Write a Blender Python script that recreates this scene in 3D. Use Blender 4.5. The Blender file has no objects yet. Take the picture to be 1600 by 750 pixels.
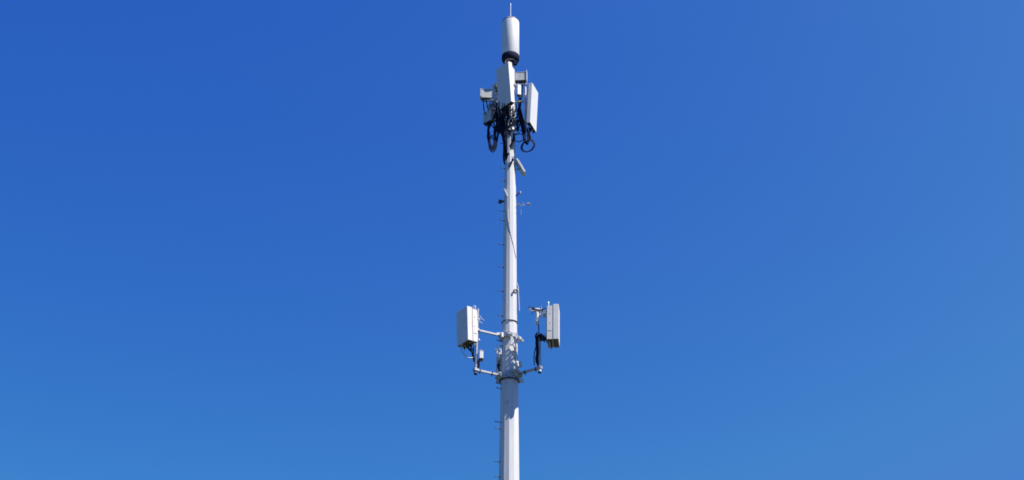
import bpy, bmesh, math, random
from mathutils import Vector, Matrix
R = math.radians
random.seed(7)
sc = bpy.context.scene

# ---------------------------------------------------------------- camera, sky, sun, exposure
cam = bpy.data.objects.new('camera', bpy.data.cameras.new('camera'))
sc.collection.objects.link(cam); sc.camera = cam
cam.data.sensor_width = 36; cam.data.lens = 36 * 1900 / 1600
cam.data.clip_start = 0.1; cam.data.clip_end = 6000
cam.matrix_world = (Matrix.Translation((.07, -35, 1.6)) @ Matrix.Rotation(R(90 + 29), 4, 'X') @ Matrix.Rotation(R(.14), 4, 'Z'))

SUN_AZ, SUN_EL = 61.5, 52.3          # azimuth seen from the pole, measured from the camera's side towards +X
sdir = Vector((math.sin(R(SUN_AZ)) * math.cos(R(SUN_EL)), -math.cos(R(SUN_AZ)) * math.cos(R(SUN_EL)), math.sin(R(SUN_EL))))
world = bpy.data.worlds.new('World'); sc.world = world; world.use_nodes = True
nt = world.node_tree; bg = nt.nodes['Background']
sky = nt.nodes.new('ShaderNodeTexSky'); sky.sky_type = 'NISHITA'; sky.sun_disc = False
sky.sun_elevation = R(SUN_EL); sky.sun_rotation = math.atan2(sdir.x, sdir.y)
sky.air_density = 1.0; sky.dust_density = 1.6; sky.ozone_density = 2.6; sky.altitude = 300
# grade of the clear-sky colour towards the deep blue of this day: gain * value ** power for each channel
sp = nt.nodes.new('ShaderNodeSeparateColor'); cb = nt.nodes.new('ShaderNodeCombineColor'); nt.links.new(sky.outputs[0], sp.inputs[0])
def mth(op, a, v):
    n = nt.nodes.new('ShaderNodeMath'); n.operation = op; nt.links.new(a, n.inputs[0]); n.inputs[1].default_value = v; return n.outputs[0]
tcw = nt.nodes.new('ShaderNodeTexCoord'); dt = nt.nodes.new('ShaderNodeVectorMath'); dt.operation = 'DOT_PRODUCT'
nt.links.new(tcw.outputs['Generated'], dt.inputs[0]); dt.inputs[1].default_value = sdir      # cosine of the angle from the sun
for i, (pw, q, gn, cap) in enumerate(((1.50, .92, .885, .46), (1.27, .40, 1.34, 1.58), (.35, .073, .824, 5.4))):
    ex = mth('MULTIPLY', dt.outputs['Value'], q); en = nt.nodes.new('ShaderNodeMath'); en.operation = 'EXPONENT'; nt.links.new(ex, en.inputs[0])
    v = mth('MULTIPLY', mth('POWER', mth('MULTIPLY', sp.outputs[i], .1), pw), gn * 7.07)
    mu = nt.nodes.new('ShaderNodeMath'); mu.operation = 'MULTIPLY'; nt.links.new(v, mu.inputs[0]); nt.links.new(en.outputs[0], mu.inputs[1])
    nt.links.new(mth('MINIMUM', mu.outputs[0], cap), cb.inputs[i])
nt.links.new(cb.outputs[0], bg.inputs[0])
bg.inputs[1].default_value = .10
sun = bpy.data.objects.new('sun', bpy.data.lights.new('sun', 'SUN')); sc.collection.objects.link(sun)
sun.data.energy = 4.9; sun.data.angle = R(.5); sun.data.color = (1, .94, .86)
sun.rotation_euler = sdir.to_track_quat('Z', 'Y').to_euler(); sun.location = (40, -20, 50)
vs = sc.view_settings
vs.view_transform = 'Standard'; vs.look = 'None'; vs.gamma = 1; vs.exposure = 0.5; vs.use_curve_mapping = False
sc.render.engine = 'CYCLES'
sc.cycles.filter_width = 1.7
sc.cycles.max_bounces = 6

# ---------------------------------------------------------------- materials
def mat(name, col, rough=.5, metal=0, var=.12, scale=3.0, stretch=(1, 1, 1), bump=0, col2=None, spec=.5):
    m = bpy.data.materials.new(name); m.use_nodes = True
    n = m.node_tree.nodes; l = m.node_tree.links; b = n['Principled BSDF']
    tc = n.new('ShaderNodeTexCoord'); mp = n.new('ShaderNodeMapping'); mp.inputs['Scale'].default_value = stretch
    nz = n.new('ShaderNodeTexNoise'); nz.inputs['Scale'].default_value = scale; nz.inputs['Detail'].default_value = 7
    nz.inputs['Roughness'].default_value = .62
    rp = n.new('ShaderNodeValToRGB'); rp.color_ramp.elements[0].position = .3; rp.color_ramp.elements[1].position = .68
    c2 = col2 or tuple(c * (1 - var) for c in col)
    rp.color_ramp.elements[0].color = (*c2, 1); rp.color_ramp.elements[1].color = (*col, 1)
    l.new(tc.outputs['Object'], mp.inputs[0]); l.new(mp.outputs[0], nz.inputs['Vector'])
    l.new(nz.outputs[0], rp.inputs[0]); l.new(rp.outputs[0], b.inputs['Base Color'])
    b.inputs['Roughness'].default_value = rough; b.inputs['Metallic'].default_value = metal
    b.inputs['Specular IOR Level'].default_value = spec
    if bump:
        bp = n.new('ShaderNodeBump'); bp.inputs['Strength'].default_value = bump; bp.inputs['Distance'].default_value = .01
        l.new(nz.outputs[0], bp.inputs['Height']); l.new(bp.outputs[0], b.inputs['Normal'])
    return m
M_pole = mat('weathered_white_pole_paint', (.72, .72, .71), .55, 0, .22, 4, (1, 1, .10), .3)
M_white = mat('white_radome_plastic', (.74, .74, .72), .45, 0, .07, 2.2)
M_drum = mat('translucent_drum_shell', (.80, .80, .78), .45, 0, .10, 2.2, (1, 1, .4))
_b = M_drum.node_tree.nodes['Principled BSDF']; _b.inputs['Subsurface Weight'].default_value = .6
_b.inputs['Subsurface Radius'].default_value = (1, .9, .8); _b.inputs['Subsurface Scale'].default_value = .08
M_grey = mat('light_grey_panel_plastic', (.78, .75, .71), .5, 0, .14, 2.4)
M_rad = mat('cast_aluminium_grey', (.55, .56, .54), .55, .1, .18, 6)
M_galv = mat('galvanised_steel', (.50, .51, .52), .42, .45, .25, 14, bump=.1)
M_bright = mat('bright_zinc_fitting', (.70, .70, .69), .4, .15, .12, 12)
M_dark = mat('dark_underside_plastic', (.05, .048, .05), .6, 0, .3, 9)
M_cable = mat('black_cable_rubber', (.014, .019, .05), .75, 0, .3, 9, spec=.1)
M_tape = mat('pale_cable_jacket', (.62, .62, .60), .5, 0, .15, 10)
M_ground = mat('dry_grass_ground', (.055, .065, .035), .95, 0, .5, .25, bump=.5, col2=(.03, .042, .018))
M_conc = mat('cast_concrete', (.36, .35, .33), .85, 0, .25, 5, bump=.3)

# ---------------------------------------------------------------- mesh helpers
def frame(d, up=Vector((0, 0, 1))):
    d = d.normalized()
    if abs(d.dot(up)) > .98: up = Vector((0, 1, 0))
    x = up.cross(d).normalized(); y = d.cross(x)
    return x, y
class MB:
    def __init__(s): s.bm = bmesh.new()
    def box(s, c, size, rot=None, bev=0, taper=1):
        b = bmesh.new(); bmesh.ops.create_cube(b, size=1)
        for v in b.verts:
            k = taper if v.co.z > 0 else 1
            v.co = Vector((v.co.x * size[0] * k, v.co.y * size[1] * k, v.co.z * size[2]))
        if bev: bmesh.ops.bevel(b, geom=b.edges[:], offset=bev, segments=2, affect='EDGES', clamp_overlap=True)
        mt = Matrix.Translation(c) @ (rot.to_4x4() if rot else Matrix())
        b.transform(mt); s._add(b); return s
    def _add(s, b):
        me = bpy.data.meshes.new('tmp'); b.to_mesh(me); b.free(); s.bm.from_mesh(me); bpy.data.meshes.remove(me)
    def loft(s, rings, cap=True):
        vr = [[s.bm.verts.new(p) for p in r] for r in rings]
        n = len(vr[0])
        for a, b in zip(vr, vr[1:]):
            for i in range(n): s.bm.faces.new((a[i], a[(i + 1) % n], b[(i + 1) % n], b[i]))
        if cap:
            s.bm.faces.new(vr[0][::-1]); s.bm.faces.new(vr[-1])
        return s
    def tube(s, pts, r, n=8):
        pts = [Vector(p) for p in pts]; rings = []
        rr = r if isinstance(r, (list, tuple)) else [r] * len(pts)
        px = None
        for i, p in enumerate(pts):
            d = (pts[min(i + 1, len(pts) - 1)] - pts[max(i - 1, 0)]).normalized()
            if px is None: px, py = frame(d)
            else:
                px = (px - d * px.dot(d))
                px = px.normalized() if px.length > 1e-6 else frame(d)[0]
                py = d.cross(px)
            rings.append([p + (px * math.cos(a) + py * math.sin(a)) * rr[i] for a in [2 * math.pi * k / n for k in range(n)]])
        return s.loft(rings)
    def beam(s, p0, p1, w, h, bev=.006):
        p0, p1 = Vector(p0), Vector(p1); d = p1 - p0
        x, y = frame(d)
        rot = Matrix((x, y, d.normalized())).transposed()
        return s.box((p0 + p1) / 2, (w, h, d.length), rot, bev)
    def lathe(s, prof, n=32, c=(0, 0), a0=0):
        rings = [[Vector((c[0] + r * math.cos(a), c[1] + r * math.sin(a), z)) for a in [a0 + 2 * math.pi * k / n for k in range(n)]] for r, z in prof]
        return s.loft(rings)
    def ring(s, r0, r1, z0, z1, n=32, c=(0, 0)):
        prof = [(r1, z0), (r1, z1), (r0, z1), (r0, z0)]
        vr = [[s.bm.verts.new((c[0] + r * math.cos(2 * math.pi * k / n), c[1] + r * math.sin(2 * math.pi * k / n), z)) for k in range(n)] for r, z in prof]
        for j in range(4):
            a, b = vr[j], vr[(j + 1) % 4]
            for i in range(n): s.bm.faces.new((a[i], a[(i + 1) % n], b[(i + 1) % n], b[i]))
        return s
    def build(s, name, m, parent=None, smooth=False):
        if parent is not None and parent.get('wloc'):
            bmesh.ops.translate(s.bm, verts=s.bm.verts[:], vec=-parent.location)
        bmesh.ops.recalc_face_normals(s.bm, faces=s.bm.faces[:])
        me = bpy.data.meshes.new(name); s.bm.to_mesh(me); s.bm.free()
        me.materials.append(m)
        if smooth:
            me.polygons.foreach_set('use_smooth', [True] * len(me.polygons))
            try: me.set_sharp_from_angle(angle=R(35))
            except Exception: pass
        o = bpy.data.objects.new(name, me); sc.collection.objects.link(o)
        if parent is not None: o.parent = parent
        return o
def thing(name, label, cat, loc=(0, 0, 0), rz=0, tilt=0, group=None, world_coords=True):
    o = bpy.data.objects.new(name, None); sc.collection.objects.link(o)
    o.location = loc; o.rotation_euler = (tilt, 0, rz); o['label'] = label; o['category'] = cat
    o.empty_display_size = .1
    if group: o['group'] = group
    if world_coords: o['wloc'] = 1
    return o
def tag(o, label, cat, group=None):
    o['label'] = label; o['category'] = cat
    if group: o['group'] = group
    return o
def centred(o):
    """give a one-mesh thing an origin inside itself"""
    vs_ = o.data.vertices; c = sum((v.co for v in vs_), Vector()) / len(vs_)
    o.data.transform(Matrix.Translation(-c)); o.location = c; return o
def smoothpts(pts, k=6):
    pts = [Vector(p) for p in pts]; P = [pts[0]] + pts + [pts[-1]]; out = []
    for i in range(1, len(P) - 2):
        for t in [j / k for j in range(k)]:
            a, b, c, d = P[i - 1], P[i], P[i + 1], P[i + 2]
            out.append(.5 * ((2 * b) + (c - a) * t + (2 * a - 5 * b + 4 * c - d) * t * t + (3 * b - a - 3 * c + d) * t ** 3))
    out.append(pts[-1]); return out
def pol(az, r, z):                       # az: degrees from the camera's side towards +X
    return Vector((r * math.sin(R(az)), -r * math.cos(R(az)), z))

# ---------------------------------------------------------------- ground
g = MB(); N = 40
gv = [[g.bm.verts.new(((i / N - .5) * 3000, (j / N - .5) * 3000, 0)) for j in range(N + 1)] for i in range(N + 1)]
for i in range(N):
    for j in range(N): g.bm.faces.new((gv[i][j], gv[i + 1][j], gv[i + 1][j + 1], gv[i][j + 1]))
go = g.build('ground', M_ground); go['kind'] = 'structure'

# ---------------------------------------------------------------- monopole
def pr(z): return .5 * (.60 - .0202 * (z - 12.86))       # radius of the tapering shaft (corner to centre)
mono = thing('monopole_tower', 'tall white many-sided steel pole tapering upwards, with short step pegs on its left side', 'tower')
f = MB().box((0, 0, .15), (2.6, 2.6, .3), bev=.03); f.build('foundation', M_conc, mono)
f = MB(); f.lathe([(.62, .3), (.62, .36)], 24)
for k in range(12):
    p = pol(k * 30 + 15, .54, .36); f.lathe([(.03, .36), (.03, .44)], 6, (p.x, p.y))
f.build('base_plate', M_galv, mono)
def ngon(z, r, n=12): return [Vector((r * math.sin(2 * math.pi * k / n), -r * math.cos(2 * math.pi * k / n), z)) for k in range(n)]
f = MB(); f.loft([ngon(.36, pr(.36)), ngon(8, pr(8)), ngon(16.15, pr(16.15) + .006)]); f.build('lower_shaft', M_pole, mono)
f = MB(); f.loft([ngon(15.2, pr(15.2) - .02), ngon(22, pr(22)), ngon(27.9, pr(27.9)), ngon(28.2, .125)]); f.build('upper_shaft', M_pole, mono)
# small oval ports with covers on the shaded side
for z, az in ((15.85, -22), (15.2, -33), (15.22, -12)):
    a = R(az); n = pol(az, 1, 0); p = pol(az, pr(z) * .975, z)
    f = MB(); f.beam(p, p + n * .012, .07, .1, .01); f.build('port_cover', M_rad, mono)
zs = [27.5, 26.4, 25.6, 24.7, 23.73, 23.21, 22.05, 21.67, 20.78, 19.93, 19.07, 18.18, 17.32, 17.14, 15.88, 15.71, 14.63, 14.40, 13.38, 12.9]
proto = None
for i, z in enumerate(zs):
    az = -64 if i % 2 else -70
    if proto is None:
        f = MB(); f.tube([(-.05, 0, 0), (-.17, 0, .006)], .012, 8); f.tube([(-.165, 0, .006), (-.18, 0, .008)], .020, 6)
        f.tube([(-.03, 0, 0), (-.0, 0, 0)], .02, 6)
        mono_w = mono.get('wloc'); o = f.build('step_bolt', M_dark, mono); proto = o
    else:
        o = proto.copy(); sc.collection.objects.link(o); o.parent = mono
    o.location = pol(az, pr(z) * .97, z); o.rotation_euler = (0, 0, R(az + 90))
f = MB(); f.ring(pr(18) - .01, pr(18) + .012, 17.985, 18.0 + .002, 24); f.build('strap_band', M_dark, mono)

# ---------------------------------------------------------------- top canister + rod
can = thing('canister_antenna', 'white upright drum-shaped antenna with black ring base at the very top of the pole', 'antenna', (0, 0, 28.2))
f = MB(); f.lathe([(.30, 28.53), (.315, 28.56), (.315, 30.04), (.308, 30.08)], 48); f.build('radome', M_drum, can, True)
f = MB(); f.lathe([(.305, 30.08), (.314, 30.085), (.312, 30.11), (.29, 30.12)], 48); f.build('rim', M_dark, can, True)
f = MB(); f.lathe([(.285, 30.12), (.275, 30.15), (.235, 30.18), (.15, 30.21), (.04, 30.22)], 48); f.build('cap', M_white, can, True)
f = MB(); f.lathe([(.20, 28.30), (.29, 28.33), (.318, 28.39), (.318, 28.53), (.30, 28.56)], 48); f.build('base_ring', M_cable, can, True)
f = MB(); f.lathe([(.15, 28.20), (.15, 28.225), (.12, 28.23), (.12, 28.30)], 24)
for k in range(8):
    p = pol(k * 45 + 20, .135, 0); f.lathe([(.018, 28.23), (.018, 28.30)], 6, (p.x, p.y))
f.build('neck', M_cable, can)
f = MB(); f.box((.17, -.10, 28.17), (.13, .12, .2), bev=.02); f.build('clamp', M_cable, can)
f = MB(); f.ring(.15, .205, 28.28, 28.298, 32); f.build('flange', M_bright, can)
rod = thing('lightning_rod', 'thin lightning rod with a pale tip standing on the white drum at the pole top', 'lightning rod', (0, 0, 30.21))
f = MB(); f.tube([(0, 0, 30.21), (0, 0, 30.80)], .010, 8); f.lathe([(.03, 30.18), (.02, 30.24)], 12); f.build('shaft', M_galv, rod)
f = MB(); f.tube([(0, 0, 30.80), (0, 0, 30.92), (0, 0, 31.0)], [.011, .011, .003], 8); f.build('tip', M_bright, rod)

# ---------------------------------------------------------------- panel antennas
def clamp_set(t, z, d, reach):
    """tilt bracket behind the panel: two cheek plates, a pipe clamp, bolts"""
    f = MB()
    for s in (-1, 1): f.box((s * .055, d / 2, z), (.012, d, .09), bev=.003)
    f.box((0, .012, z), (.16, .024, .12), bev=.004)
    f.box((0, d + .03, z), (.17, .05, .07), bev=.006)
    f.box((0, d + .03 + reach, z), (.17, .04, .07), bev=.006)
    for s in (-1, 1): f.tube([(s * .07, d - .01, z), (s * .07, d + .08 + reach, z)], .009, 6)
    return f.build('bracket', M_bright, t)
def panel_slim(label, loc, az, tilt, w, d, h, grp, tint):
    t = thing('panel_antenna', label, 'antenna', loc, R(az), R(tilt), grp, False)
    f = MB(); f.box((0, -d / 2 - .01, h / 2), (w, d, h), bev=.007); f.build('radome', tint, t)
    f = MB(); f.box((0, .012, h / 2), (w * .8, .045, h * .9), bev=.008)
    for k in range(9): f.box((-w * .34 + k * w * .085, .045, h / 2), (.008, .03, h * .8))
    f.build('heat_sink', M_rad, t)
    f = MB(); f.box((0, -d / 2 - .01, -.004), (w * .93, d * .86, .02), bev=.004); ec = f.build('end_cap', M_dark, t)
    for k in range(5):
        x = (-.4 + .2 * k) * w * .95; c = MB()
        c.tube([(x, -d / 2, -.01), (x, -d / 2, -.075)], .018, 8); c.tube([(x, -d / 2, -.05), (x, -d / 2, -.07)], .025, 6)
        c.build('connector', M_bright if k % 2 else M_dark, ec)
    clamp_set(t, h * .16, .08, .09); clamp_set(t, h * .84, .10, .09)
    return t
def panel_deep(label, loc, az, tilt, w, h, grp):
    t = thing('panel_antenna', label, 'antenna', loc, R(az), R(tilt), grp, False)
    f = MB(); f.box((0, -.285, h / 2), (w, .17, h), bev=.007); f.build('radome', M_grey, t)
    f = MB(); f.box((0, -.185, h / 2 - .01), (w * .93, .04, h * .97)); f.build('gasket', M_rad, t)
    f = MB(); f.box((0, -.09, h / 2 - .03), (w * .985, .165, h * .955), bev=.006)
    for k in range(14): f.box((-w * .44 + k * w * .0677, 0, h / 2), (.008, .045, h * .84))
    ru = f.build('radio_unit', M_grey, t)
    for s in (-1, 1):
        f = MB(); f.box((s * w * .4935, -.09, h * .235), (.006, .12, .012)); f.build('seam', M_dark, ru)
        for zz in (.45, .72): f = MB(); f.box((s * w * .4935, -.10, h * zz), (.008, .018, .03)); f.build('screw', M_dark, ru)
    f = MB(); f.box((0, -.27, -.006), (w * .94, .14, .024)); f.box((0, -.09, .0), (w * .9, .12, .03)); un = f.build('underside', mat_under, t)
    for s in (-1, 1):
        c = MB(); x = s * w * .36
        c.tube(smoothpts([(x - .06, -.05, h - .05), (x - .06, -.05, h + .06), (x, -.05, h + .10), (x + .06, -.05, h + .06), (x + .06, -.05, h - .05)], 4), .022, 6)
        c.build('lifting_handle', M_bright, t)
    for k in range(6):
        x = (-.4 + .16 * k) * w; c = MB(); yy = -.09 if k % 2 else -.14
        c.tube([(x, yy, 0), (x, yy, -.07)], .022, 8); c.tube([(x, yy, -.06), (x, yy, -.10)], .016, 8)
        c.build('connector', M_bright if k % 2 else M_dark, un)
    clamp_set(t, h * .18, .07, .1); clamp_set(t, h * .80, .09, .1)
    return t
mat_under = mat('brown_grey_underside', (.15, .125, .10), .7, 0, .35, 10)
up = 'panel antennas in the upper cluster'; lo = 'panel antennas on the lower arms'
panel_slim('flat grey panel antenna in shade, directly under the white drum, facing left', (-.05, -.46, 25.99), -50, 5, .68, .17, 1.66, up, M_grey)
panel_slim('bright sunlit panel antenna, right side of the upper cluster, facing right', (.66, -.16, 25.34), 70, 3, .66, .13, 1.66, up, M_white)
panel_slim('grey panel antenna half hidden behind the shaded panel, facing away', (-.34, .62, 26.2), -172, 2, .62, .14, 1.6, up, M_grey)
panel_deep('deep boxy panel antenna on the left arms, shaded front and sunlit side', (-1.14, -.645, 16.93), -55, 3, .62, 1.13, lo)
panel_deep('deep boxy panel antenna on the right arm, its grooved side facing us', (1.16, -.72, 16.97), 85, 1, .64, 1.19, lo)
panel_deep('shaded panel antenna behind the pole, between the two lower arm levels', (-.14, 1.22, 16.62), 182, 1, .56, .95, lo)

# ---------------------------------------------------------------- lower mount
lm = thing('antenna_mount', 'white steel collars and arms holding the lower antennas away from the pole', 'mount', (0, 0, 16.0))
for z0, z1 in ((16.02, 16.25), (17.42, 17.56)):
    f = MB(); ri = pr(z0) - .004; f.ring(ri, ri + .032, z0, z1, 24)
    for k in range(3):
        a = 58 + k * 120 + 60; p = pol(a, ri + .06, (z0 + z1) / 2)
        f.box(p, (.05, .13, z1 - z0), Matrix.Rotation(R(a), 3, 'Z'), .006)
    f.build('collar', M_galv, lm)
f = MB(); f.ring(pr(16) - .004, pr(16) + .052, 15.995, 16.02, 24); f.build('collar_lip', M_dark, lm)
LPx, RPx, BPx = Vector((-1.03, -.58, 0)), Vector((.92, -.72, 0)), Vector((-.12, 1.1, 0))
for p, lv in ((LPx, (16.14, 17.48)), (RPx, (16.16,)), (BPx, (16.16, 17.48))):
    for z in lv:
        u = p.normalized(); a = u * (pr(z) + .06)
        f = MB(); f.beam(a + Vector((0, 0, z)), p - u * .04 + Vector((0, 0, z)), .066, .066); f.build('arm', M_galv, lm)
        for q in ((.34, .83) if z < 17 else (.9,)):
            c_ = a + (p - a) * q; c_.z = z; f = MB(); f.beam(c_ - u * .02, c_ + u * .02, .085, .085, .004)
            f.tube([c_ + Vector((0, 0, -.03)), c_ + Vector((0, 0, -.10))], .016, 6); f.build('strap_clamp', M_dark, lm)
        f = MB(); f.beam(a - u * .05 + Vector((0, 0, z)), a + u * .03 + Vector((0, 0, z)), .2, .16)
        s = Vector((-u.y, u.x, 0))
        for q in (-1, 1): f.tube([a + s * .08 * q - u * .03 + Vector((0, 0, z + .05)), a + s * .08 * q + u * .09 + Vector((0, 0, z + .05))], .014, 6)
        f.build('arm_bracket', M_bright, lm)
        f = MB(); f.beam(p - u * .07 + Vector((0, 0, z)), p + u * .07 + Vector((0, 0, z)), .15, .1, .01); f.build('pipe_clamp', M_galv, lm)
f = MB(); f.tube([LPx + Vector((0, 0, 16.0)), LPx + Vector((.03, 0, 18.2))], .043, 14); f.build('vertical_pipe', M_galv, lm, True)
f = MB(); f.tube([RPx + Vector((0, 0, 16.03)), RPx + Vector((-.01, 0, 17.3))], .05, 14); f.build('vertical_pipe', M_galv, lm, True)
f = MB(); f.tube([BPx + Vector((0, 0, 16.03)), BPx + Vector((0, 0, 17.7))], .043, 14); f.build('vertical_pipe', M_galv, lm, True)
for p in (LPx, RPx):
    f = MB(); f.lathe([(.05, 15.985), (.052, 16.01), (.052, 16.03)], 14, (p.x, p.y)); f.build('pipe_end_cap', M_cable, lm)
for p in (RPx,):
    f = MB(); f.lathe([(.056, 16.02), (.056, 16.14)], 14, (p.x, p.y)); f.build('pipe_sleeve', M_bright, lm, True)
# thin rod and upper tilt bracket that carry the top of the right panel
f = MB(); f.tube([RPx + Vector((-.01, 0, 17.3)), RPx + Vector((-.03, 0, 18.15))], .016, 8); f.build('standoff_rod', M_cable, lm)
f = MB()
for s in (-1, 1):
    f.beam(RPx + Vector((-.03, .05 * s, 18.08)), (1.14, -.75 + .05 * s, 18.02), .012, .07, .002)
    f.beam(RPx + Vector((-.3, .06 * s, 18.13)), RPx + Vector((.1, .05 * s, 18.05)), .012, .05, .002)
f.beam((.78, -.78, 18.12), (1.0, -.66, 18.16), .05, .05); f.beam((.93, -.7, 18.0), (1.0, -.7, 18.24), .05, .03)
f.build('tilt_bracket', M_galv, lm)
f = MB(); f.beam((.98, -.74, 17.1), (1.16, -.72, 17.12), .12, .08); f.beam((.9, -.74, 17.1), (1.0, -.66, 17.12), .16, .1); f.build('tilt_bracket', M_dark, lm)
# short vertical pipes clamped close to the pole on its right front, joining both collars
f = MB(); f.tube([pol(48, .30, 16.55), pol(48, .28, 17.42)], .038, 12); f.build('brace_pipe', M_bright, lm, True)
f = MB(); f.tube([pol(-72, .37, 16.72), pol(-72, .37, 17.15)], .02, 10); f.build('brace_pipe', M_bright, lm, True)
def lump(name, spec, m, par):
    for (az, r, z, w, d, h) in spec:
        f = MB(); f.box(pol(az, r, z), (w, d, h), Matrix.Rotation(R(az), 3, 'Z') @ Matrix.Rotation(R(random.uniform(-14, 14)), 3, 'Y'), min(w, d, h) * .22)
        f.build(name, m, par)
lump('clamp_block', [(55, .37, 17.36, .13, .12, .13), (62, .43, 17.29, .1, .1, .1)], M_bright, lm)
lump('clamp_block', [(8, .47, 17.16, .10, .06, .30), (17, .48, 17.02, .07, .06, .16), (2, .36, 17.42, .16, .22, .05), (8, .38, 17.10, .03, .2, .05)], M_bright, lm)
lump('clamp_block', [(29, .58, 16.36, .20, .12, .20), (18, .54, 16.24, .10, .08, .12), (16, .52, 16.40, .06, .05, .16), (28, .42, 16.22, .06, .28, .06)], M_bright, lm)
lump('clamp_block', [(44, .56, 15.86, .11, .1, .13), (60, .40, 15.97, .07, .08, .1)], M_bright, lm)
lump('clamp_block', [(-76, .37, 17.55, .09, .12, .12)], M_bright, lm)
lump('clamp_block', [(-60, .38, 16.72, .06, .06, .06), (-80, .42, 17.03, .06, .06, .06), (-30, .31, 16.2, .05, .04, .12)], M_bright, lm)
lump('clamp_block', [(46, .35, 16.22, .16, .12, .12), (60, .40, 16.12, .1, .12, .14), (30, .31, 16.15, .1, .05, .1)], M_rad, lm)
lump('clamp_block', [(-86, .40, 16.12, .09, .1, .08), (-60, .34, 16.12, .1, .06, .1), (-20, .30, 16.12, .08, .04, .06)], M_rad, lm)

# ---------------------------------------------------------------- upper mount
um = thing('antenna_mount', 'crowded steel clamp frame holding the upper antenna cluster to the pole', 'mount', (0, 0, 25.4))
AP, BP, CP = Vector((.03, -.37, 0)), Vector((.53, -.12, 0)), Vector((-.35, .46, 0))
for z0 in (25.62, 27.2):
    f = MB(); f.ring(pr(z0) - .004, pr(z0) + .035, z0, z0 + .12, 24); f.build('collar', M_galv, um)
    for p in (AP, BP, CP):
        if p is BP and z0 > 27: z0 = 26.45
        f = MB(); u = p.normalized(); f.beam(u * (pr(z0) + .02) + Vector((0, 0, z0 + .06)), p + Vector((0, 0, z0 + .06)), .07, .07); f.build('arm', M_galv, um)
for p, z0, z1 in ((AP, 25.7, 27.7), (BP, 25.2, 27.1), (CP, 25.5, 27.9)):
    f = MB(); f.tube([p + Vector((0, 0, z0)), p + Vector((0, 0, z1))], .036, 12); f.build('vertical_pipe', M_galv, um, True)
f = MB(); f.beam((-.15, .1, 26.72), (-.98, .25, 26.76), .06, .06); f.build('arm', M_galv, um)
f = MB(); f.beam((.12, .1, 27.35), (.62, .1, 27.38), .06, .06); f.build('arm', M_galv, um)
lump('clamp_block', [(-88, .50, 26.72, .09, .1, .15), (-80, .44, 26.6, .06, .1, .28), (-84, .53, 26.9, .07, .07, .08), (-72, .46, 26.33, .05, .07, .3)], M_bright, um)
lump('clamp_block', [(-84, .5, 27.2, .1, .12, .24), (-80, .47, 26.98, .09, .09, .12)], M_dark, um)
for i in range(16):
    lump('clamp_block', [(random.uniform(-45, 62), random.uniform(.22, .36), random.uniform(25.15, 26.05), random.uniform(.035, .09), .05, random.uniform(.04, .13))],
         random.choice([M_bright, M_bright, M_galv, M_dark]), um)
lump('clamp_block', [(-14, .2, 24.39, .085, .06, .24)], M_bright, um)

# ---------------------------------------------------------------- radio units
def radio(label, c, size, az, fins=8, plate=None, m=None, grp='remote radio units round the upper cluster'):
    w, d, h = size
    t = thing('radio_unit', label, 'radio unit', (c[0], c[1], c[2] - h / 2), R(az), 0, grp, False)
    f = MB(); f.box((0, 0, h / 2), (w, d * .7, h), bev=.012)
    for k in range(fins): f.box((-w * .42 + k * w * .84 / (fins - 1), d * .40, h / 2), (.010, d * .16, h * .86))
    f.build('body', m or M_rad, t)
    f = MB(); f.box((0, 0, h + .008), (w * 1.02, d * .8, .018), bev=.004); f.build('top_cover', M_bright, t)
    f = MB(); f.box((0, 0, -.012), (w * .96, d * .66, .026)); bp = f.build('bottom_plate', M_dark, t)
    for k in range(4):
        c_ = MB(); x = (-.36 + .24 * k) * w; c_.tube([(x, 0, -.02), (x, 0, -.09)], .018, 8); c_.build('connector', M_dark, bp)
    if plate:
        s, pw, ph, off = plate
        f = MB(); f.box((s * (w / 2 + off), 0, h / 2 + .02), (pw, d, ph), bev=.004); f.build('side_plate', M_bright, t)
    return t
radio('grey finned radio box sticking out at the left of the upper cluster', (-.85, .25, 27.03), (.38, .24, .36), 4, 8, (-1, .03, .34, .02))
radio('grey finned radio box right of the shaded panel, with a tall white edge plate', (.36, .1, 27.68), (.38, .22, .34), -5, 8, (1, .03, .46, .035))
radio('dark shaded radio box under the left finned one, lower of the pair', (-.76, .05, 25.90), (.36, .26, .42), -40, 6, None, M_rad)
radio('small dark radio box squeezed between two larger boxes at the left', (-.66, .12, 26.36), (.24, .2, .24), -30, 5, None, M_rad)
radio('dark radio box deep in the cable tangle, left of the shaft under the shaded panel', (-.33, .22, 25.75), (.34, .2, .5), -20, 6, None, M_dark)
radio('small white box radio hanging in sunlight between the two bright panel edges', (.30, -.14, 26.95), (.14, .13, .42), 20, 3, None, M_white)
radio('small white junction box on the back of the left lower pipe', (-.87, -.62, 16.62), (.13, .12, .25), 15, 3, None, M_white, 'small boxes on the lower arms')

# small pieces on the shaft
t = thing('hanging_canister', 'small white two-part canister hung on a thin rod left of the right panel', 'canister', (.86, -.80, 17.58))
f = MB(); f.lathe([(.03, 17.72), (.05, 17.74), (.05, 17.97), (.025, 18.0)], 18, (.86, -.80)); f.build('upper_body', M_white, t, True)
f = MB(); f.lathe([(.05, 17.57), (.062, 17.59), (.062, 17.69), (.05, 17.705)], 18, (.86, -.80)); f.build('lower_body', M_white, t, True)
f = MB(); f.beam((.86, -.80, 17.8), (.885, -.72, 17.8), .03, .03); f.build('hanger', M_galv, t)

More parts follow.
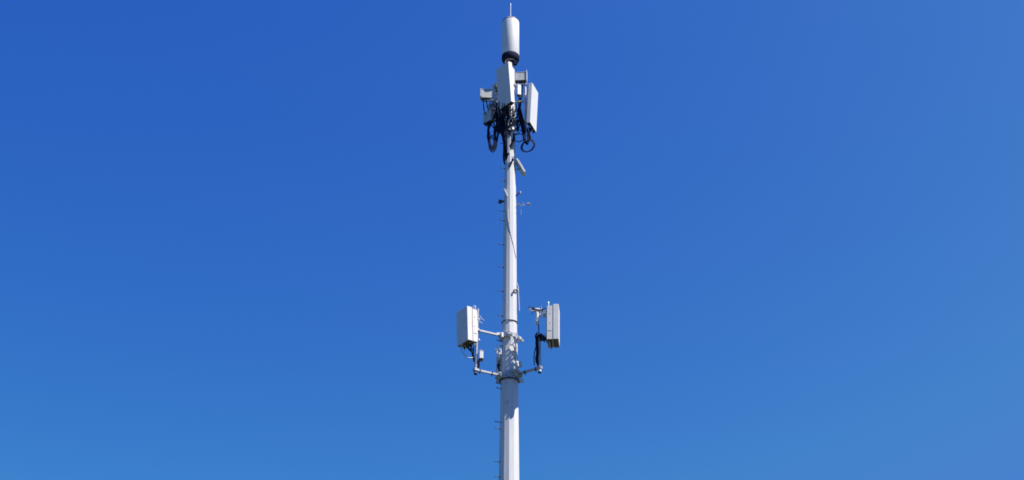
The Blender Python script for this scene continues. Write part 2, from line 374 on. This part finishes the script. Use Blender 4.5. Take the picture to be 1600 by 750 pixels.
t = thing('slanted_plate_antenna', 'thin white plate antenna leaning out right of the shaft below the upper cluster', 'antenna', (.33, -.08, 23.5))
d = Vector((.26, 0, -.52)).normalized()
rotm = Matrix.Rotation(math.atan2(.27, .54) * -1, 3, 'Y')
f = MB(); f.box((.36, -.05, 23.80), (.075, .30, .60), rotm, .012); f.build('plate', M_white, t)
f = MB(); f.box((.315, -.05, 23.775), (.02, .27, .54), rotm, .003); f.build('back_plate', M_rad, t)
f = MB(); f.beam((.15, -.05, 23.72), (.33, -.05, 23.72), .05, .05); f.beam((.15, -.05, 23.95), (.25, -.05, 23.95), .05, .05); f.build('bracket', M_galv, t)
t = thing('stub_and_shadow', 'dark diagonal bar standing for a bracket shadow on the face beside the slanted plate', 'bracket', (.1, -.2, 23.75))
f = MB(); f.beam((-.02, -.20, 23.72), (.10, -.24, 24.02), .05, .05); f.build('arm', M_cable, t)  # dark beam stands in for the diagonal shadow of a bracket
f = MB()
for k in range(3): f.tube([(.05 + .03 * k, -.22, 24.0 - .03 * k), (.07 + .03 * k, -.26, 24.12 - .03 * k)], .01, 6)
f.build('prong', M_galv, t)
t = thing('white_fin', 'small white slanted fin on the shaded left face of the shaft', 'fitting', (-.14, -.19, 22.55))
f = MB(); f.box((-.145, -.17, 22.72), (.035, .06, .32), Matrix.Rotation(R(-20), 3, 'Y'), .008); f.build('blade', M_white, t)
f = MB(); f.box((-.12, -.14, 22.7), (.05, .05, .08)); f.build('foot', M_galv, t)
t = thing('camera_box', 'small dark box on a stub arm, left of the shaft below the white fin', 'box', (-.3, -.02, 22.44))
f = MB(); f.box((-.33, -.03, 22.45), (.11, .12, .11), Matrix.Rotation(R(12), 3, 'Y'), .015); f.build('housing', M_dark, t)
f = MB(); f.beam((-.17, -.03, 22.46), (-.31, -.03, 22.46), .05, .06); f.build('arm', M_dark, t)
t = thing('small_yagi_antenna', 'tiny spindly antenna with short rods right of the shaft at mid height', 'antenna', (.35, 0, 22.3))
f = MB(); f.tube([(.17, 0, 22.36), (.70, -.05, 22.34)], .011, 6); f.tube([(.37, -.02, 22.36), (.37, -.02, 21.95)], .008, 6); f.build('boom', M_galv, t)
for x, l_ in ((.29, .1), (.44, .14), (.62, .12)):
    f = MB(); f.tube([(x, -.03 - l_, 22.35), (x, -.03 + l_, 22.35)], .012, 6); f.build('element', M_galv, t)
f = MB(); f.box((.61, -.05, 22.37), (.08, .05, .05), bev=.01); f.box((.45, -.05, 22.29), (.05, .05, .04), bev=.01); f.build('end_fitting', M_bright, t)
t = thing('stub_and_shadow', 'short dark stub with a white end on the right edge, above the tiny antenna', 'bracket', (.25, 0, 22.72))
f = MB(); f.beam((.16, -.02, 22.66), (.32, -.06, 22.78), .04, .04); f.build('arm', M_dark, t)
f = MB(); f.box((.35, -.06, 22.8), (.04, .05, .08), bev=.008); f.build('end_plate', M_bright, t)
t = thing('stub_and_shadow', 'small dark hook shape standing for a shadow, right face above the lower antennas', 'bracket', (.2, -.15, 19.0))
f = MB(); f.tube(smoothpts([(.12, -.235, 18.93), (.14, -.25, 19.03), (.2, -.19, 19.07), (.26, -.12, 19.05)], 4), .025, 6); f.build('arm', M_dark, t)  # dark tube modelled in place of a shadow blob on the face
f = MB(); f.box((.26, -.1, 19.12), (.04, .05, .1), bev=.008); f.build('end_plate', M_bright, t)

# ---------------------------------------------------------------- cables
def bundle(name, label, paths, r=.016, m=None, grp=None, cat='cable', part='cable'):
    p0 = Vector(paths[0][0])
    t = thing(name, label, cat, p0, group=grp)
    for i, p in enumerate(paths):
        f = MB(); f.tube(smoothpts(p, 6), r * random.uniform(.8, 1.2), 6); f.build(part, m or M_cable, t, True)
    return t
J = lambda p, s: (p[0] + random.uniform(-s, s), p[1] + random.uniform(-s, s), p[2] + random.uniform(-s, s))
def loop(c, a, b, az, n=10, lean=0):
    """open elliptical loop of cable in a vertical plane"""
    out = []
    ux = Vector((math.cos(R(az)), math.sin(R(az)), 0))
    for k in range(n + 1):
        th = math.pi / 2 + 2 * math.pi * k / n
        q = Vector((a * math.cos(th), b * math.sin(th)))
        q = Vector((q.x * math.cos(lean) - q.y * math.sin(lean), q.x * math.sin(lean) + q.y * math.cos(lean)))
        out.append(Vector(c) + ux * q.x + Vector((0, .05 * k / n, q.y)))
    return out
# left: jumpers drop from the radios into deep loops and back up to the shaft
paths = []
for i in range(9):
    x0 = random.uniform(-.82, -.45); z0 = random.uniform(25.6, 26.2); x1 = random.uniform(-.30, -.14); zb = random.uniform(24.35, 24.65)
    xl = -.80 + random.uniform(0, .13); xr = -.46 + random.uniform(-.12, .03)
    paths.append([(x0, .0, z0), (xl, -.06 - .03 * (i % 3), 25.2), (xl + .02, -.1, 24.85), ((xl + xr) / 2, -.12, zb), (xr, -.1, 24.85), (xr + random.uniform(-.02, .1), -.05, 25.4), (x1, -.12, 25.9)])
bundle('cable_loop', 'black cables hanging in deep loops at the left below the upper cluster', paths, .017, grp='hanging cable loops')
paths = [loop((-.63 + random.uniform(-.05, .05), -.14, 24.72 + random.uniform(-.02, .05)), random.uniform(.08, .15), random.uniform(.25, .34), random.uniform(-20, 15)) for i in range(4)]
bundle('cable_loop', 'tight oval coil of black cable inside the deep loops at lower left of the cluster', paths, .015, grp='hanging cable loops')
paths = []
for i in range(19):
    a = random.uniform(-85, -35); z0 = random.uniform(25.7, 26.5); x0 = random.uniform(-.55, -.2)
    zend = random.uniform(24.2, 24.9)
    paths.append([(x0, random.uniform(-.3, .1), z0), J((x0 * .85, -.15, (z0 + 25.3) / 2), .05), J(tuple(pol(a, .27, 25.0)), .03), J(tuple(pol(a + 4, .21, 24.6)), .02), tuple(pol(a - 6, pr(zend) * 1.02, zend - .2))])
bundle('cable_bundle', 'dense black cables converging on the shaded left face of the shaft', paths, .018, grp='cable bundles on the pole')
paths = []
for i in range(2):
    o_ = .014 * i
    paths.append([pol(-62, .25 + o_, 24.9), pol(-66, .235 + o_, 24.5), pol(-76, .235 + o_ * .8, 24.2), pol(-74, .225, 24.05 - .05 * i), pol(-60, .19, 23.9 - .04 * i)])
bundle('cable_bundle', 'thin black cable strand running down the left edge of the shaft below the loops', paths, .016, grp='cable bundles on the pole')
# front and right: crumple of jumpers in front of the sunlit face
paths = []
for i in range(13):
    a = random.uniform(-30, 60); z0 = random.uniform(25.9, 26.3)
    p = [tuple(pol(a + random.uniform(-20, 20), random.uniform(.25, .5), z0))]
    z = z0
    while z > 25.35:
        z -= random.uniform(.16, .30); p.append(tuple(pol(a + random.uniform(-26, 26), random.uniform(.19, .33), z)))
    p.append(tuple(pol(a * .5, .19, z - .1)))
    paths.append(p)
bundle('cable_bundle', 'tangle of black jumpers across the sunlit front of the shaft', paths, .015, grp='cable bundles on the pole')
paths = []
for i in range(6):
    p = []; z = 26.1; a = random.uniform(0, 50)
    while z > 25.3:
        p.append(tuple(pol(a + random.uniform(-22, 22), random.uniform(.22, .34), z))); z -= random.uniform(.12, .25)
    paths.append(p)
bundle('cable_bundle', 'few pale jacketed cables mixed into the black tangle', paths, .013, M_tape, grp='cable bundles on the pole')
paths = []
for i in range(4):
    paths.append([pol(40 + 5 * i, .19 + .01 * i, 25.1 - .05 * i), pol(20, .20 + .012 * i, 24.78 - .05 * i), pol(-12, .20, 24.45 - .05 * i), pol(-40, .19, 24.2 - .05 * i)])
bundle('cable_bundle', 'black cables wrapping diagonally down the sunlit face below the tangle', paths, .013, grp='cable bundles on the pole')
# right: from the bright panel down
paths = []
for i in range(10):
    x0 = random.uniform(.55, .8); y0 = random.uniform(-.4, .2)
    paths.append([(x0, y0, 25.3), J((.62, -.22, 25.05), .05), J((.66, -.3, 24.8), .06), J((.56, -.3, 24.62), .05), J((.48, -.25, 24.95), .05), J((.42, -.2, 25.4), .06), J((.3, -.15, 26.2), .05)])
bundle('cable_loop', 'knotted black cable tails under the bright right panel', paths, .018, grp='hanging cable loops')
paths = [loop((.60, -.32, 24.52), .20, .25, -10, lean=-.7) for i in range(5)]
for i, p in enumerate(paths): paths[i] = [v + Vector((.012 * i - .02, .02 * i, .016 * i - .02)) for v in p]
bundle('cable_loop', 'single round loop of black cable hanging lowest at the right of the cluster', paths, .016, grp='hanging cable loops')
paths = [[(.14, -.16, 25.25), (.25, -.2, 25.3), (.42, -.22, 25.12)], [(.15, -.16, 25.02), (.3, -.22, 25.05), (.45, -.24, 25.0)], [(.15, -.16, 24.85), (.28, -.22, 24.72), (.46, -.26, 24.8), (.5, -.26, 25.1)]]
bundle('cable_loop', 'short black cables bridging from the shaft to the knotted tails at the right', paths, .014, grp='hanging cable loops')
paths = []
for i in range(6):
    x0 = random.uniform(.2, .5)
    paths.append([J((x0, .1, 27.4), .03), J((x0 + .02, .1, 27.0), .05), J((.33, .02, 26.5), .07), J((.28, -.12, 26.0), .07), J((.28, -.14, 25.5), .06), J((.24, -.14, 25.2), .04)])
bundle('cable_bundle', 'black cables dropping between the shaft and the bright right panel', paths, .014, grp='cable bundles on the pole')
paths = []
for i in range(8):
    x0 = -1.0 + .06 * i
    paths.append([J((x0, 0, 26.62), .01), J((x0 + .03, 0, 26.4), .04), J((x0 + .10, .05, 26.1), .06), J((-.62, .05, 25.7), .08), J((-.5, .0, 25.3), .06)])
bundle('cable_bundle', 'black jumpers hanging from the finned radio box at far left', paths, .013, grp='cable bundles on the pole')
paths = [[J((-.2 + .08 * i, -.6 + .05 * i, 26.05), .02), J((-.2 + .06 * i, -.45, 25.85), .06), J((-.1 + .04 * i, -.3, 25.65), .07), J((-.05 + .03 * i, -.25, 25.3), .05)] for i in range(-3, 6)]
bundle('cable_bundle', 'black jumpers under the shaded front panel', paths, .016, grp='cable bundles on the pole')
# pole: diagonal dotted line standing in for a cable shadow, and pale feeder
t = thing('dashed_cable_shadow', 'thin dashed line crossing the sunlit face diagonally, standing in for a cable shadow', 'cable', (0, -.2, 20.2))
def on_face(az, z, o=.0):                # point on the 12-sided surface
    k = (az % 30) - 15; return pol(az, pr(z) * math.cos(R(15)) / math.cos(R(k)) + o, z)
pts = []
for k in range(15):
    q = k / 14; pts.append(on_face(-18 + 82 * q ** 1.35, 21.75 - 1.5 * q, .006))
f = MB(); f.tube(pts, .007, 6); f.build('cable', M_tape, t, True)  # tube and its dashes model a dashed cable shadow as geometry
f = MB()
for k in range(1, 14):
    a, b = pts[k], pts[k + 1] if k < 14 else pts[k]; f.beam(a, a + (b - a) * .5, .018, .016, .003)
f.build('shadow_dash', M_rad, t)
f = MB(); f.tube([on_face(-20, 22.05, .01), on_face(-19, 21.8, .012), on_face(-12, 21.55, .01)], .02, 6); f.build('gland', M_rad, t)
t = bundle('feeder_cable', 'pale thin feeder cable standing off the right edge above the lower antennas',
           [[(.235, -.02, 19.4), (.275, -.04, 19.25), (.285, -.04, 19.0), (.30, -.04, 18.7), (.31, -.05, 18.4)]], .013, M_tape)
# lower right cables
paths = []
for i in range(6):
    paths.append([J((1.1 + .02 * i, -.8, 17.0), .05), J((1.05, -.78, 17.12), .06), J((.92, -.78, 17.22), .05), J((.84, -.78, 17.05), .04), J((.86, -.80, 16.7), .035), J((.83, -.78, 16.4), .03), J((.86, -.74, 16.2), .02)])
bundle('cable_bundle', 'black cables strapped down the right lower pipe below the grooved panel', paths, .018, grp='cable bundles on the pole')
paths = [loop((.87, -.8, 17.16), .08, .12, 5 + 30 * i) for i in range(3)] + [[(.80, -.8, 16.8), (.755, -.8, 16.5), (.76, -.78, 16.2)]]
bundle('cable_loop', 'small black cable coil at the top of the right lower pipe', paths, .015, grp='hanging cable loops')
paths = [[J((1.1, -.78, 18.1), .06), J((.95, -.8, 18.1), .08), J((.8, -.78, 18.12), .08), J((.64, -.76, 18.15), .07)] for i in range(3)] + [[(.9, -.8, 18.0), (.75, -.8, 18.02), (.7, -.8, 17.9)]]
bundle('cable_bundle', 'spiky knot of thin cables at the top left of the grooved right panel', paths, .011, grp='cable bundles on the pole')
# lower left cables
bundle('cable_loop', 'thin white cable hanging in an arc below the left lower panel',
       [[(-1.45, -.85, 16.95), (-1.47, -.83, 16.72), (-1.38, -.8, 16.55), (-1.25, -.72, 16.48), (-1.07, -.63, 16.53)]], .014, M_tape, grp='hanging cable loops')
bundle('cable_loop', 'pale thin cable curl sticking out behind the top of the left lower panel',
       [[(-1.0, -.58, 18.0), (-.93, -.55, 17.98), (-.86, -.55, 17.86), (-.78, -.55, 17.82)], [(-1.0, -.58, 17.85), (-.92, -.56, 17.76), (-.84, -.56, 17.72)]], .010, M_tape, grp='hanging cable loops')
paths = [[J((-1.35 + .05 * i, -.8, 16.9), .03), J((-1.25 + .03 * i, -.75, 16.78), .03), J((-1.13, -.66, 16.65), .03), J((-1.08, -.62, 16.4), .015)] for i in range(6)]
bundle('cable_bundle', 'black jumpers sweeping from under the left lower panel to its pipe', paths, .015, grp='cable bundles on the pole')
paths = [[J((-.9, -.6, 16.5), .03), J((-.95, -.6, 16.4), .03), J((-.95, -.6, 16.25), .03), J((-1.0, -.6, 16.14), .02)] for i in range(5)]
bundle('cable_bundle', 'short dark cable bunch between the white junction box and the lower left arm', paths, .018, grp='cable bundles on the pole')
paths = [[J((-.16, 1.0, 17.2), .05), J((-.3, .6, 16.9), .05), J((-.33, .3, 16.6), .05), J((-.3, .05, 16.35), .02)] for i in range(4)]
bundle('cable_bundle', 'dark cables behind the left edge of the pole between the collars', paths, .014, grp='cable bundles on the pole')

for o in sc.objects:
    if 'wloc' in o: del o['wloc']
